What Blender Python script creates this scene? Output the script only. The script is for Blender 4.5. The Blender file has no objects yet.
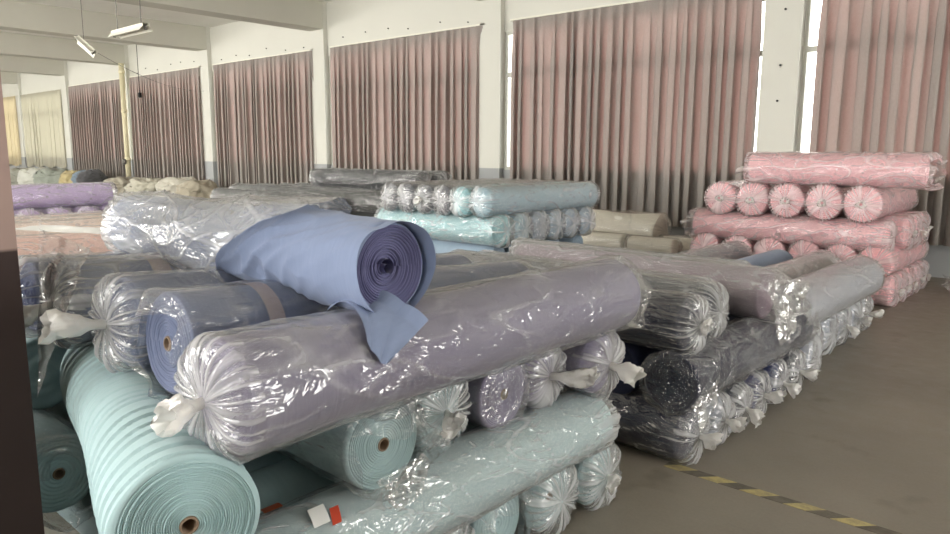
import bpy, math, random
import numpy as np
from mathutils import Matrix, Vector

S = bpy.context.scene
COL = S.collection

# ------------------------------------------------------------------ camera
YAW, PIT, ROL = math.radians(48.254), math.radians(9.0435), math.radians(0.2626)
fw = Vector((-math.cos(YAW), math.sin(YAW), 0)); rt = Vector((math.sin(YAW), math.cos(YAW), 0)); up = Vector((0, 0, 1))
F = fw * math.cos(PIT) - up * math.sin(PIT); U = up * math.cos(PIT) + fw * math.sin(PIT)
R2 = rt * math.cos(ROL) + U * math.sin(ROL); U2 = U * math.cos(ROL) - rt * math.sin(ROL)
cam = bpy.data.cameras.new('camera'); cam.sensor_width = 36.0; cam.lens = 723.0 / 950 * 36.0
cam.clip_start = 0.05; cam.clip_end = 200
co = bpy.data.objects.new('camera', cam); COL.objects.link(co)
co.matrix_world = Matrix(((R2.x, U2.x, -F.x, 0), (R2.y, U2.y, -F.y, 0), (R2.z, U2.z, -F.z, 1.6), (0, 0, 0, 1)))
S.camera = co

# ------------------------------------------------------------------ world, light, exposure
w = bpy.data.worlds.new('sky'); S.world = w; w.use_nodes = True
bg = w.node_tree.nodes['Background']; bg.inputs[0].default_value = (1.0, 0.985, 0.95, 1); bg.inputs[1].default_value = 8.0
S.view_settings.view_transform = 'Standard'; S.view_settings.look = 'None'
S.view_settings.gamma = 1; S.view_settings.use_curve_mapping = False
S.view_settings.exposure = 0.1
S.cycles.use_denoising = True
S.cycles.max_bounces = 8; S.cycles.diffuse_bounces = 4; S.cycles.glossy_bounces = 3
S.cycles.transmission_bounces = 4; S.cycles.transparent_max_bounces = 24
S.cycles.caustics_reflective = False; S.cycles.caustics_refractive = False

def area(name, loc, target, sx, sy, energy, color=(1, 1, 1)):
    l = bpy.data.lights.new(name, 'AREA'); l.shape = 'RECTANGLE'; l.size = sx; l.size_y = sy
    l.energy = energy; l.color = color
    o = bpy.data.objects.new(name, l); COL.objects.link(o); o.location = loc
    d = Vector(target) - Vector(loc)
    o.rotation_euler = d.to_track_quat('-Z', 'Y').to_euler()
    return o

WY = 10.93            # curtain plane on the window side
NEARY = -6.0          # wall behind the photographer
ENDX = 7.5            # end wall to the right of the photographer
FARX = -43.0
CEIL = 5.1
BAY = 5.5
# unseen fill lamps, added in openings behind and right of the photographer
for k in range(8):
    area('fill_lamp_near_wall', (1.2 - BAY * k - 2.48, NEARY - 0.05, 2.5), (1.2 - BAY * k - 2.48, 0, 2.4), 4.6, 2.4, 70 if k == 0 else 360, (1, 0.98, 0.94))
area('fill_lamp_end_wall', (ENDX + 0.05, 5.0, 1.9), (0, 5.0, 1.8), 4.0, 3.2, 230, (1, 0.98, 0.95))

# ------------------------------------------------------------------ helpers
def lin(c):
    return tuple(((v / 255) / 12.92 if v / 255 <= 0.04045 else ((v / 255 + 0.055) / 1.055) ** 2.4) for v in c) + (1,)

def tag(o, label=None, cat=None, group=None, kind=None):
    if label: o['label'] = label
    if cat: o['category'] = cat
    if group: o['group'] = group
    if kind: o['kind'] = kind
    return o

def mesh_obj(name, V, Fc, mat, parent=None, smooth=True):
    me = bpy.data.meshes.new(name)
    me.from_pydata([tuple(v) for v in np.asarray(V).reshape(-1, 3)], [], [tuple(f) for f in Fc])
    me.update()
    if smooth: me.polygons.foreach_set('use_smooth', [True] * len(me.polygons))
    if mat: me.materials.append(mat)
    o = bpy.data.objects.new(name, me); COL.objects.link(o)
    if parent: o.parent = parent
    return o

def grid_faces(n, m, wrap=False):
    i = np.arange(n - 1)[:, None]; mm = m if wrap else m - 1
    j = np.arange(mm)[None, :]; j2 = (j + 1) % m
    a = i * m + j; b = i * m + j2; c = (i + 1) * m + j2; d = (i + 1) * m + j
    return np.stack([a, b, c, d], -1).reshape(-1, 4).tolist()

class Boxes:
    def __init__(s): s.V = []; s.F = []
    def box(s, x0, x1, y0, y1, z0, z1, M=None):
        b = len(s.V)
        for x in (x0, x1):
            for y in (y0, y1):
                for z in (z0, z1):
                    v = Vector((x, y, z)); s.V.append(tuple(M @ v if M else v))
        for f in ((0, 1, 3, 2), (4, 6, 7, 5), (0, 4, 5, 1), (2, 3, 7, 6), (0, 2, 6, 4), (1, 5, 7, 3)):
            s.F.append([b + k for k in f])
        return s
    def tube(s, pts, r, n=10, cap=True):
        pts = [Vector(p) for p in pts]; b0 = len(s.V)
        for i, p in enumerate(pts):
            d = (pts[min(i + 1, len(pts) - 1)] - pts[max(i - 1, 0)]).normalized()
            a = d.orthogonal().normalized() if i == 0 else (a - d * a.dot(d)).normalized()
            c = d.cross(a)
            for k in range(n):
                t = 2 * math.pi * k / n; s.V.append(tuple(p + (a * math.cos(t) + c * math.sin(t)) * r))
        for i in range(len(pts) - 1):
            for k in range(n):
                s.F.append([b0 + i * n + k, b0 + i * n + (k + 1) % n, b0 + (i + 1) * n + (k + 1) % n, b0 + (i + 1) * n + k])
        if cap:
            s.F.append([b0 + k for k in range(n)][::-1]); s.F.append([b0 + (len(pts) - 1) * n + k for k in range(n)])
        return s
    def build(s, name, mat, parent=None, smooth=False): return mesh_obj(name, s.V, s.F, mat, parent, smooth)

# ------------------------------------------------------------------ materials
def newmat(name):
    m = bpy.data.materials.new(name); m.use_nodes = True
    nt = m.node_tree; nt.nodes.clear()
    out = nt.nodes.new('ShaderNodeOutputMaterial')
    return m, nt, out
def N(nt, t, **kw):
    n = nt.nodes.new(t)
    for k, v in kw.items(): setattr(n, k, v)
    return n
def link(nt, a, b): nt.links.new(a, b)
def math_node(nt, op, a, b=None, clamp=False):
    n = N(nt, 'ShaderNodeMath', operation=op, use_clamp=clamp)
    for i, v in enumerate((a, b)):
        if v is None: continue
        if isinstance(v, (int, float)): n.inputs[i].default_value = v
        else: link(nt, v, n.inputs[i])
    return n.outputs[0]
def maprange(nt, v, a, b, c, d):
    n = N(nt, 'ShaderNodeMapRange'); link(nt, v, n.inputs[0])
    for i, x in enumerate((a, b, c, d)): n.inputs[i + 1].default_value = x
    return n.outputs[0]
def objcoord(nt, scale=(1, 1, 1)):
    tc = N(nt, 'ShaderNodeTexCoord'); mp = N(nt, 'ShaderNodeMapping'); mp.inputs['Scale'].default_value = scale
    oi = N(nt, 'ShaderNodeObjectInfo'); vm = N(nt, 'ShaderNodeVectorMath', operation='ADD')
    sc = N(nt, 'ShaderNodeVectorMath', operation='SCALE'); sc.inputs[0].default_value = (13.1, 7.7, 5.3)
    link(nt, oi.outputs['Random'], sc.inputs['Scale'])
    link(nt, tc.outputs['Object'], mp.inputs[0]); link(nt, mp.outputs[0], vm.inputs[0]); link(nt, sc.outputs[0], vm.inputs[1])
    return vm.outputs[0]
def noise(nt, vec, scale, detail=3, rough=.55, typ='FBM', dist=0.0):
    n = N(nt, 'ShaderNodeTexNoise'); n.noise_type = typ
    link(nt, vec, n.inputs['Vector']); n.inputs['Scale'].default_value = scale; n.inputs['Detail'].default_value = detail
    n.inputs['Roughness'].default_value = rough; n.inputs['Distortion'].default_value = dist
    return n.outputs['Fac']
def mixcol(nt, fac, a, b):
    n = N(nt, 'ShaderNodeMix', data_type='RGBA')
    if isinstance(fac, (int, float)): n.inputs[0].default_value = fac
    else: link(nt, fac, n.inputs[0])
    for i, v in ((6, a), (7, b)):
        if isinstance(v, tuple): n.inputs[i].default_value = v
        else: link(nt, v, n.inputs[i])
    return n.outputs[2]
def bump(nt, h, strength, dist, normal=None):
    b = N(nt, 'ShaderNodeBump'); b.inputs['Strength'].default_value = strength; b.inputs['Distance'].default_value = dist
    link(nt, h, b.inputs['Height'])
    if normal: link(nt, normal, b.inputs['Normal'])
    return b.outputs[0]

_fab = {}
def fabric(rgb, var=.10):
    key = tuple(rgb)
    if key in _fab: return _fab[key]
    m, nt, out = newmat('fabric_%d_%d_%d' % key)
    p = N(nt, 'ShaderNodeBsdfPrincipled'); p.inputs['Roughness'].default_value = .85
    p.inputs['Specular IOR Level'].default_value = .2
    p.inputs['Sheen Weight'].default_value = .15
    v = objcoord(nt); n1 = noise(nt, v, 7, 4); n2 = noise(nt, objcoord(nt, (90, 12, 12)), 1.0, 2)
    c = lin(rgb); d = tuple(x * (1 - 2 * var) for x in c[:3]) + (1,); e = tuple(min(1, x * (1 + var)) for x in c[:3]) + (1,)
    f = math_node(nt, 'ADD', math_node(nt, 'MULTIPLY', n1, .6), math_node(nt, 'MULTIPLY', n2, .4))
    link(nt, mixcol(nt, f, d, e), p.inputs['Base Color'])
    link(nt, bump(nt, n2, .35, .004), p.inputs['Normal'])
    link(nt, p.outputs[0], out.inputs[0])
    _fab[key] = m; return m

def plastic(name, haze=.055, crease=.34, tint=(1, 1, 1), rough=.12, scale=1.0, bumpk=.85, ior=1.8, cap=.4, face=.14, fold=.22):
    """thin wrinkled film: clear, with a milky veil that thickens along creases, and a glossy surface"""
    m, nt, out = newmat(name)
    v0 = objcoord(nt, (.8 * scale, 1.8 * scale, 1.8 * scale))
    wn = N(nt, 'ShaderNodeTexNoise'); wn.inputs['Scale'].default_value = 2.2; wn.inputs['Detail'].default_value = 2
    link(nt, v0, wn.inputs['Vector'])
    mxv = N(nt, 'ShaderNodeVectorMath', operation='MULTIPLY_ADD')
    link(nt, wn.outputs['Color'], mxv.inputs[0]); mxv.inputs[1].default_value = (.5, .5, .5); link(nt, v0, mxv.inputs[2])
    v1 = mxv.outputs[0]
    n1 = noise(nt, v1, 5, 1, .4); n2 = noise(nt, v1, 13, 2, .5)
    sharp = lambda n, w_: maprange(nt, math_node(nt, 'ABSOLUTE', math_node(nt, 'SUBTRACT', n, .5)), 0, w_, 1, 0)
    n3 = noise(nt, v1, 30, 2, .5)
    e1 = sharp(n1, .05); e2 = sharp(n2, .06)
    h = math_node(nt, 'ADD', math_node(nt, 'MULTIPLY', sharp(n1, .22), 1.0), math_node(nt, 'ADD', math_node(nt, 'MULTIPLY', sharp(n2, .22), .5), math_node(nt, 'MULTIPLY', sharp(n3, .25), .06)))
    nb = bump(nt, h, bumpk, .012)
    zone = maprange(nt, noise(nt, v0, 2.6, 2), .42, .66, 0, 1)
    msk = math_node(nt, 'MULTIPLY', math_node(nt, 'MAXIMUM', e1, math_node(nt, 'MULTIPLY', e2, .6)), zone)
    at = N(nt, 'ShaderNodeAttribute'); at.attribute_name = 'fold'      # film lies double along its folds
    lw = N(nt, 'ShaderNodeLayerWeight'); lw.inputs['Blend'].default_value = .3
    hz = math_node(nt, 'ADD', math_node(nt, 'ADD', math_node(nt, 'ADD', math_node(nt, 'MULTIPLY', msk, crease * .4), haze), math_node(nt, 'MULTIPLY', at.outputs['Fac'], fold)), math_node(nt, 'MULTIPLY', lw.outputs['Facing'], face), True)
    tr = N(nt, 'ShaderNodeBsdfTransparent'); tr.inputs[0].default_value = (.98 * tint[0], .98 * tint[1], .98 * tint[2], 1)
    wc = (.93 * tint[0], .93 * tint[1], .93 * tint[2], 1)
    df = N(nt, 'ShaderNodeBsdfDiffuse'); df.inputs[0].default_value = wc
    tl = N(nt, 'ShaderNodeBsdfTranslucent'); tl.inputs[0].default_value = wc
    a = N(nt, 'ShaderNodeMixShader'); a.inputs[0].default_value = .2; link(nt, df.outputs[0], a.inputs[1]); link(nt, tl.outputs[0], a.inputs[2])
    b = N(nt, 'ShaderNodeMixShader'); link(nt, hz, b.inputs[0]); link(nt, tr.outputs[0], b.inputs[1]); link(nt, a.outputs[0], b.inputs[2])
    gl = N(nt, 'ShaderNodeBsdfGlossy'); gl.inputs['Roughness'].default_value = rough; link(nt, nb, gl.inputs['Normal'])
    fr = N(nt, 'ShaderNodeFresnel'); fr.inputs['IOR'].default_value = ior
    c = N(nt, 'ShaderNodeMixShader'); link(nt, math_node(nt, 'MINIMUM', fr.outputs[0], cap), c.inputs[0]); link(nt, b.outputs[0], c.inputs[1]); link(nt, gl.outputs[0], c.inputs[2])
    link(nt, c.outputs[0], out.inputs[0])
    return m
P_CLEAR = plastic('clear_plastic_film')
P_MILK = plastic('milky_plastic_film', haze=.16, crease=.5)
P_THICK = plastic('crumpled_plastic_film', haze=.10, crease=.5, rough=.10, bumpk=1.1, ior=1.9)
P_HEAVY = plastic('heavy_cloudy_film', haze=.22, crease=.4, rough=.14, bumpk=.6, ior=1.65)
P_KNOT = plastic('bunched_plastic_film', haze=.72, crease=.2, tint=(1, .98, .95), scale=2.5, ior=1.4, rough=.3)
P_SLICK = plastic('slick_plastic_film', haze=.03, crease=.5, rough=.10, bumpk=.9, ior=1.9, cap=.3, face=.08, fold=.36)
P_GATHER = plastic('gathered_plastic_film', haze=.08, crease=.25, rough=.12, scale=1.2, bumpk=.3, fold=.36)
P_PALE = plastic('film_on_pale_cloth', haze=.16, crease=.6, bumpk=.3, ior=1.5, face=.08)
P_DARKF = plastic('film_on_black', haze=.02, crease=.9, fold=.45, bumpk=1.0, ior=1.8, cap=.10, face=.04, rough=.1)
P_PINK = plastic('film_on_pink', haze=.20, crease=.65, tint=(1, .95, .95), bumpk=.5, ior=1.6, face=.12, fold=.32)  # pink tint stands in for light bounced between film and cloth
P_PINKG = plastic('gathered_film_on_pink', haze=.14, fold=.34, crease=.3, tint=(1, .95, .95), bumpk=.3, ior=1.5, face=.06)  # same bounced light put into the tint
P_CREAM = plastic('film_on_cream', haze=.10, fold=.15, crease=.15, tint=(1, .98, .94), bumpk=.3, ior=1.5, face=.06)
GATHER_OF = {P_PINK: P_PINKG, P_CREAM: P_CREAM, P_PALE: P_PALE}

def simple(name, rgb, rough=.7, var=.06, scale=6, bumpd=0.0, metal=0, spec=.3):
    m, nt, out = newmat(name)
    p = N(nt, 'ShaderNodeBsdfPrincipled'); p.inputs['Roughness'].default_value = rough; p.inputs['Metallic'].default_value = metal
    p.inputs['Specular IOR Level'].default_value = spec
    n1 = noise(nt, objcoord(nt), scale, 5)
    c = lin(rgb)
    link(nt, mixcol(nt, n1, tuple(x * (1 - 2 * var) for x in c[:3]) + (1,), tuple(min(1, x * (1 + var)) for x in c[:3]) + (1,)), p.inputs['Base Color'])
    if bumpd: link(nt, bump(nt, n1, .5, bumpd), p.inputs['Normal'])
    link(nt, p.outputs[0], out.inputs[0]); return m

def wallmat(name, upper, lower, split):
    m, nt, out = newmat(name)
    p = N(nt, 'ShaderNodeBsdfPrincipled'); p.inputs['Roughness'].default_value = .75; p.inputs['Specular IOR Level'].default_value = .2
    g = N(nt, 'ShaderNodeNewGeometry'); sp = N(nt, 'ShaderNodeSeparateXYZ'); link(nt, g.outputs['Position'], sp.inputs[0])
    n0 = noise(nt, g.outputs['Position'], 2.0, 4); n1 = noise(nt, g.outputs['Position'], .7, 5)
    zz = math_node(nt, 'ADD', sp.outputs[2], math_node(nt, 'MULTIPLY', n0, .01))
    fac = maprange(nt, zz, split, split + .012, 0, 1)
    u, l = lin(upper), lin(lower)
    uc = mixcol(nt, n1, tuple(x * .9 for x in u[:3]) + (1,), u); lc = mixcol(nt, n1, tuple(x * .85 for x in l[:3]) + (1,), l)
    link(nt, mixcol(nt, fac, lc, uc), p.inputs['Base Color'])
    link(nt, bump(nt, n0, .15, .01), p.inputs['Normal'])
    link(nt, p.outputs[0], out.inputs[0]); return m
M_WALL = wallmat('painted_plaster', (214, 213, 203), (168, 170, 170), 1.285)
M_PILLAR = wallmat('shaded_wall_paint', (168, 144, 136), (66, 54, 52), 1.285)  # wall paint with the pillar's shade put into both colours
M_CEIL = simple('ceiling_paint', (238, 237, 230), .85, .04, 1.2)
M_BEAM = simple('beam_paint', (200, 198, 186), .85, .05, .9)
M_FRAME = simple('window_frame_paint', (205, 205, 195), .5, .03)
M_WHITE = simple('white_enamel', (228, 226, 212), .4, .03)
M_CARD = simple('cardboard', (138, 118, 100), .85, .1, 20)
M_DARK = simple('dark_hole', (25, 22, 20), .9, .1)
M_BAND = simple('paper_band', (176, 160, 158), .8, .05, 12)
M_PAPER = simple('white_paper', (235, 235, 232), .8, .03)
M_RED = simple('red_tag_print', (190, 70, 45), .6, .06, 20)
M_BROWNTAG = simple('orange_brown_tag', (160, 80, 50), .6, .08, 20)
M_PIPE = simple('pvc_pipe', (222, 214, 180), .45, .04)
M_BLACK = simple('black_rubber', (22, 22, 24), .6, .1)
M_STEEL = simple('grey_steel', (120, 118, 112), .45, .08, 8, 0, .6)

def floormat():
    m, nt, out = newmat('worn_concrete')
    p = N(nt, 'ShaderNodeBsdfPrincipled'); p.inputs['Specular IOR Level'].default_value = .35
    g = N(nt, 'ShaderNodeNewGeometry'); v = g.outputs['Position']
    n1 = noise(nt, v, .8, 6, .6); n2 = noise(nt, v, 9, 5, .65); n3 = noise(nt, v, 70, 2)
    f = math_node(nt, 'ADD', math_node(nt, 'MULTIPLY', n1, .55), math_node(nt, 'ADD', math_node(nt, 'MULTIPLY', n2, .3), math_node(nt, 'MULTIPLY', n3, .15)))
    c = mixcol(nt, maprange(nt, f, .3, .7, 0, 1), lin((112, 105, 96)), lin((146, 138, 126)))
    sc = noise(nt, v, 1.6, 5, .7, 'RIDGED_MULTIFRACTAL', .3)
    c2 = mixcol(nt, maprange(nt, sc, .78, .95, 0, .35), c, lin((160, 152, 138)))
    st = noise(nt, v, 2.7, 3, .5)
    c3 = mixcol(nt, maprange(nt, st, .62, .72, 0, .35), c2, lin((78, 70, 60)))
    link(nt, c3, p.inputs['Base Color'])
    link(nt, maprange(nt, n2, .3, .7, .38, .6), p.inputs['Roughness'])
    link(nt, bump(nt, n2, .12, .01), p.inputs['Normal'])
    link(nt, p.outputs[0], out.inputs[0]); return m
M_FLOOR = floormat()

def glassmat():
    m, nt, out = newmat('window_glass')
    tr = N(nt, 'ShaderNodeBsdfTransparent'); tr.inputs[0].default_value = (.95, .96, .95, 1)
    gl = N(nt, 'ShaderNodeBsdfGlossy'); gl.inputs['Roughness'].default_value = .05
    fr = N(nt, 'ShaderNodeFresnel'); fr.inputs['IOR'].default_value = 1.45
    mx = N(nt, 'ShaderNodeMixShader'); link(nt, fr.outputs[0], mx.inputs[0]); link(nt, tr.outputs[0], mx.inputs[1]); link(nt, gl.outputs[0], mx.inputs[2])
    link(nt, mx.outputs[0], out.inputs[0]); return m
M_GLASS = glassmat()

def curtainmat(name, refl, trans, k):
    m, nt, out = newmat(name)
    v = objcoord(nt, (1, 1, .5)); n1 = noise(nt, v, 45, 3, .7); n2 = noise(nt, v, 300, 2)
    f = math_node(nt, 'ADD', math_node(nt, 'MULTIPLY', n1, .6), math_node(nt, 'MULTIPLY', n2, .4))
    df = N(nt, 'ShaderNodeBsdfDiffuse'); tl = N(nt, 'ShaderNodeBsdfTranslucent')
    a, b = lin(refl), lin(trans)
    sc = lambda c, s: tuple(min(1, x * s) for x in c[:3]) + (1,)
    link(nt, mixcol(nt, f, sc(a, .8), sc(a, 1.15)), df.inputs[0]); link(nt, mixcol(nt, f, sc(b, .7), sc(b, 1.25)), tl.inputs[0])
    mx = N(nt, 'ShaderNodeMixShader'); mx.inputs[0].default_value = k
    link(nt, df.outputs[0], mx.inputs[1]); link(nt, tl.outputs[0], mx.inputs[2]); link(nt, mx.outputs[0], out.inputs[0]); return m
M_CURT = curtainmat('rose_grey_curtain', (166, 160, 154), (158, 116, 110), .22)
M_BEIGE = curtainmat('beige_sheet', (186, 182, 166), (166, 160, 138), .3)
M_YELL = curtainmat('yellow_sheet', (200, 188, 160), (190, 174, 138), .3)

# ------------------------------------------------------------------ the setting
def structure(name, b, mat): o = b.build(name, mat); o['kind'] = 'structure'; return o
structure('floor', Boxes().box(FARX - .3, ENDX + .3, NEARY - .3, WY + .5, -.2, 0), M_FLOOR)
structure('ceiling', Boxes().box(FARX - .3, ENDX + .3, NEARY - .3, WY + .5, CEIL, CEIL + .2), M_CEIL)
PR = [1.885 - BAY * k for k in range(9)]       # right edges of the pilasters on the window side
PILW = .53
wl = Boxes()
wl.box(FARX, ENDX, WY + .10, WY + .42, 0, 1.26)
wl.box(FARX, ENDX, WY + .10, WY + .42, 3.86, CEIL)
for x in PR: wl.box(x - PILW + .01, x - .01, WY + .10, WY + .42, 1.26, 3.86)
wl.box(PR[0], ENDX, WY + .10, WY + .42, 1.26, 3.86); wl.box(FARX, PR[-1] - PILW, WY + .10, WY + .42, 1.26, 3.86)
structure('wall_window_side', wl, M_WALL)
for x in PR: structure('pillar', Boxes().box(x - PILW, x, WY - .02, WY + .095, 0, CEIL), M_WALL)
for x in PR: structure('beam', Boxes().box(x - PILW, x, NEARY, WY - .025, 4.47, CEIL - .002), M_BEAM)
nw = Boxes(); nw.box(FARX, ENDX, NEARY - .3, NEARY, 0, 1.26); nw.box(FARX, ENDX, NEARY - .3, NEARY, 3.76, CEIL)
xs = []
for k in range(8): c = 1.2 - BAY * k - 2.48; xs.append((c - 2.35, c + 2.35))
edges = [ENDX] + [e for a, b in xs for e in (b, a)] + [FARX]
for i in range(0, len(edges), 2): nw.box(edges[i + 1], edges[i], NEARY - .3, NEARY, 1.26, 3.76)
structure('wall_near_side', nw, M_WALL)
ew = Boxes(); ew.box(ENDX, ENDX + .3, NEARY, 3.0, 0, CEIL); ew.box(ENDX, ENDX + .3, 7.0, WY + .4, 0, CEIL); ew.box(ENDX, ENDX + .3, 3.0, 7.0, 3.5, CEIL)  # opening added for the unseen fill lamp
structure('wall_end_side', ew, M_WALL)
structure('wall_far_side', Boxes().box(FARX - .3, FARX, NEARY, WY + .4, 0, CEIL), M_WALL)
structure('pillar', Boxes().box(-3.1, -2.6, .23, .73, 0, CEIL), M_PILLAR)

# windows: frame with transom and mullions, panes as a child
for k in range(8):
    x1 = PR[k + 1] if k + 1 < len(PR) else None
    if x1 is None: break
    a, b = x1 + .0, PR[k] - PILW
    f = Boxes(); y0, y1 = WY + .13, WY + .19
    f.box(a, b, y0, y1, 1.262, 1.32); f.box(a, b, y0, y1, 3.80, 3.858); f.box(a, b, y0, y1, 3.02, 3.10)
    n = 6
    for i in range(n + 1):
        xx = a + (b - a) * i / n; xx = min(max(xx, a + .025), b - .025)
        f.box(xx - .024, xx + .024, y0 + .002, y1 - .002, 1.32, 3.80)
    o = structure('window_%d' % (k + 1), f, M_FRAME)
    p = Boxes().box(a + .01, b - .01, WY + .158, WY + .162, 1.27, 3.85).build('window_pane', M_GLASS, o)

# ------------------------------------------------------------------ curtains
def curtain_panel(x0, x1, ztop, zbot, seed, parent, mat, period=.215, amp=.08, lean=0.0, yb=WY - .05, name='curtain_panel', ragged=.0):
    rng = np.random.default_rng(seed)
    n = int((x1 - x0) / .0125); zs = np.array([0, .02, .05, .1, .16, .3, .5, .75, 1.0, 1.4, 1.8, 2.2, 2.6, 3.0, 3.3, 3.5, 3.6]) / 3.6
    u = np.linspace(0, 1, n)
    nf = max(2, round((x1 - x0) / period))
    # uneven folds: warp the phase
    ph = u * nf + sum(rng.uniform(-.25, .25) * np.sin(2 * np.pi * (u * f + rng.random())) for f in (1.3, 2.7, 4.9))
    amps = .75 + .35 * np.sin(2 * np.pi * (u * 3.1 + rng.random())) * np.sin(2 * np.pi * (u * 1.7 + rng.random()))
    V = np.zeros((len(zs), n, 3))
    for i, t in enumerate(zs):
        drift = .10 * math.sin(3 * t) * np.sin(2 * np.pi * (u * 2.3 + rng.random() * .02)) * t
        p = ph + drift
        sharp = 1.0 if t > .03 else .8
        wv = np.cos(2 * np.pi * p)
        wv = np.sign(wv) * np.abs(wv) ** (.75)
        second = .28 * np.cos(4 * np.pi * p + 1.1 + t) * min(1, t * 4)
        A = amp * amps * (0.55 + .45 * min(1, t * 2.5)) * sharp
        V[i, :, 0] = x0 + (x1 - x0) * u + lean * t + .042 * np.sin(4 * np.pi * p + .4) * min(1, t * 5) + .012 * np.sin(2 * np.pi * p + .6)
        V[i, :, 1] = yb + A * (wv + second)
        V[i, :, 2] = ztop - t * (ztop - zbot) + (ragged * np.sin(u * 23 + seed) * (1 if i == len(zs) - 1 else 0)) + (.012 * np.abs(np.cos(np.pi * p)) if i == 0 else 0)
    return mesh_obj(name, V, grid_faces(len(zs), n), mat, parent)

ORD = {0: 'rose grey curtain behind the pink stack, beside the rightmost bright window gap',
       1: 'wide rose grey curtain behind the cream bundles, left of the pink stack',
       2: 'rose grey curtain directly behind the black rolls, next to the grey based wide pillar',
       3: 'rose grey curtain second left of the wide pillar, pink in the middle with grey folds',
       4: 'rose grey curtain right beside the beige pipe, above the crumpled cloth bundles',
       5: 'narrow dark grey curtain between the beige hanging sheet and the beige pipe'}
for k in range(6):
    x0 = -3.33 - BAY * k; x1 = x0 + (4.63 if k < 2 else 4.76)
    r = bpy.data.objects.new('curtain', None); COL.objects.link(r); r.location = (0, 0, 0)
    tag(r, ORD[k], 'curtain', 'curtains on the window wall')
    mid = (x0 + x1) / 2 + [.0, -.42, .25, -.1, -.15, .2][k]
    curtain_panel(x0, mid + .03, 4.0, .44, 10 + k, r, M_CURT)
    curtain_panel(mid - .03, x1, 4.0, .42, 30 + k, r, M_CURT)
    Boxes().box(x0 - .06, x1 + .06, WY - .02, WY + .03, 4.02, 4.05).build('curtain_rail', M_WHITE, r)
    hk = Boxes()
for k, (m, lab) in {6: (M_BEIGE, 'pale beige sheet hung over a far window left of the curtains'), 7: (M_YELL, 'yellow sheet over the farthest window beside the foreground pillar')}.items():
    x0 = -3.33 - BAY * k
    o = curtain_panel(x0 - .05, x0 + 4.76, 3.95, .9, 60 + k, None, m, period=.5, amp=.018, name='window_sheet', ragged=.05)
    tag(o, lab, 'curtain')

# ------------------------------------------------------------------ rolls
class FN:
    """smooth random field, periodic in theta"""
    def __init__(s, seed, n=7, kt=(1, 5), ks=(2, 12)):
        g = np.random.default_rng(seed)
        s.k = g.integers(kt[0], kt[1] + 1, n) * g.choice([-1, 1], n); s.w = g.uniform(ks[0], ks[1], n); s.p = g.uniform(0, 6.28, n)
        s.a = g.uniform(.5, 1, n); s.a /= np.sqrt((s.a ** 2).sum() / 2) * 1.6
    def __call__(s, x, t):
        o = 0
        for k, w_, p, a in zip(s.k, s.w, s.p, s.a): o = o + a * np.cos(k * t + w_ * x + p)
        return o

def revolve(name, X, RHO, TH, zc, mat, parent, dy=0, dz=0):
    V = np.stack([X, RHO * np.cos(TH) + dy, zc + RHO * np.sin(TH) + dz], -1)
    return mesh_obj(name, V, grid_faces(*V.shape[:2], True), mat, parent)

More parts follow.
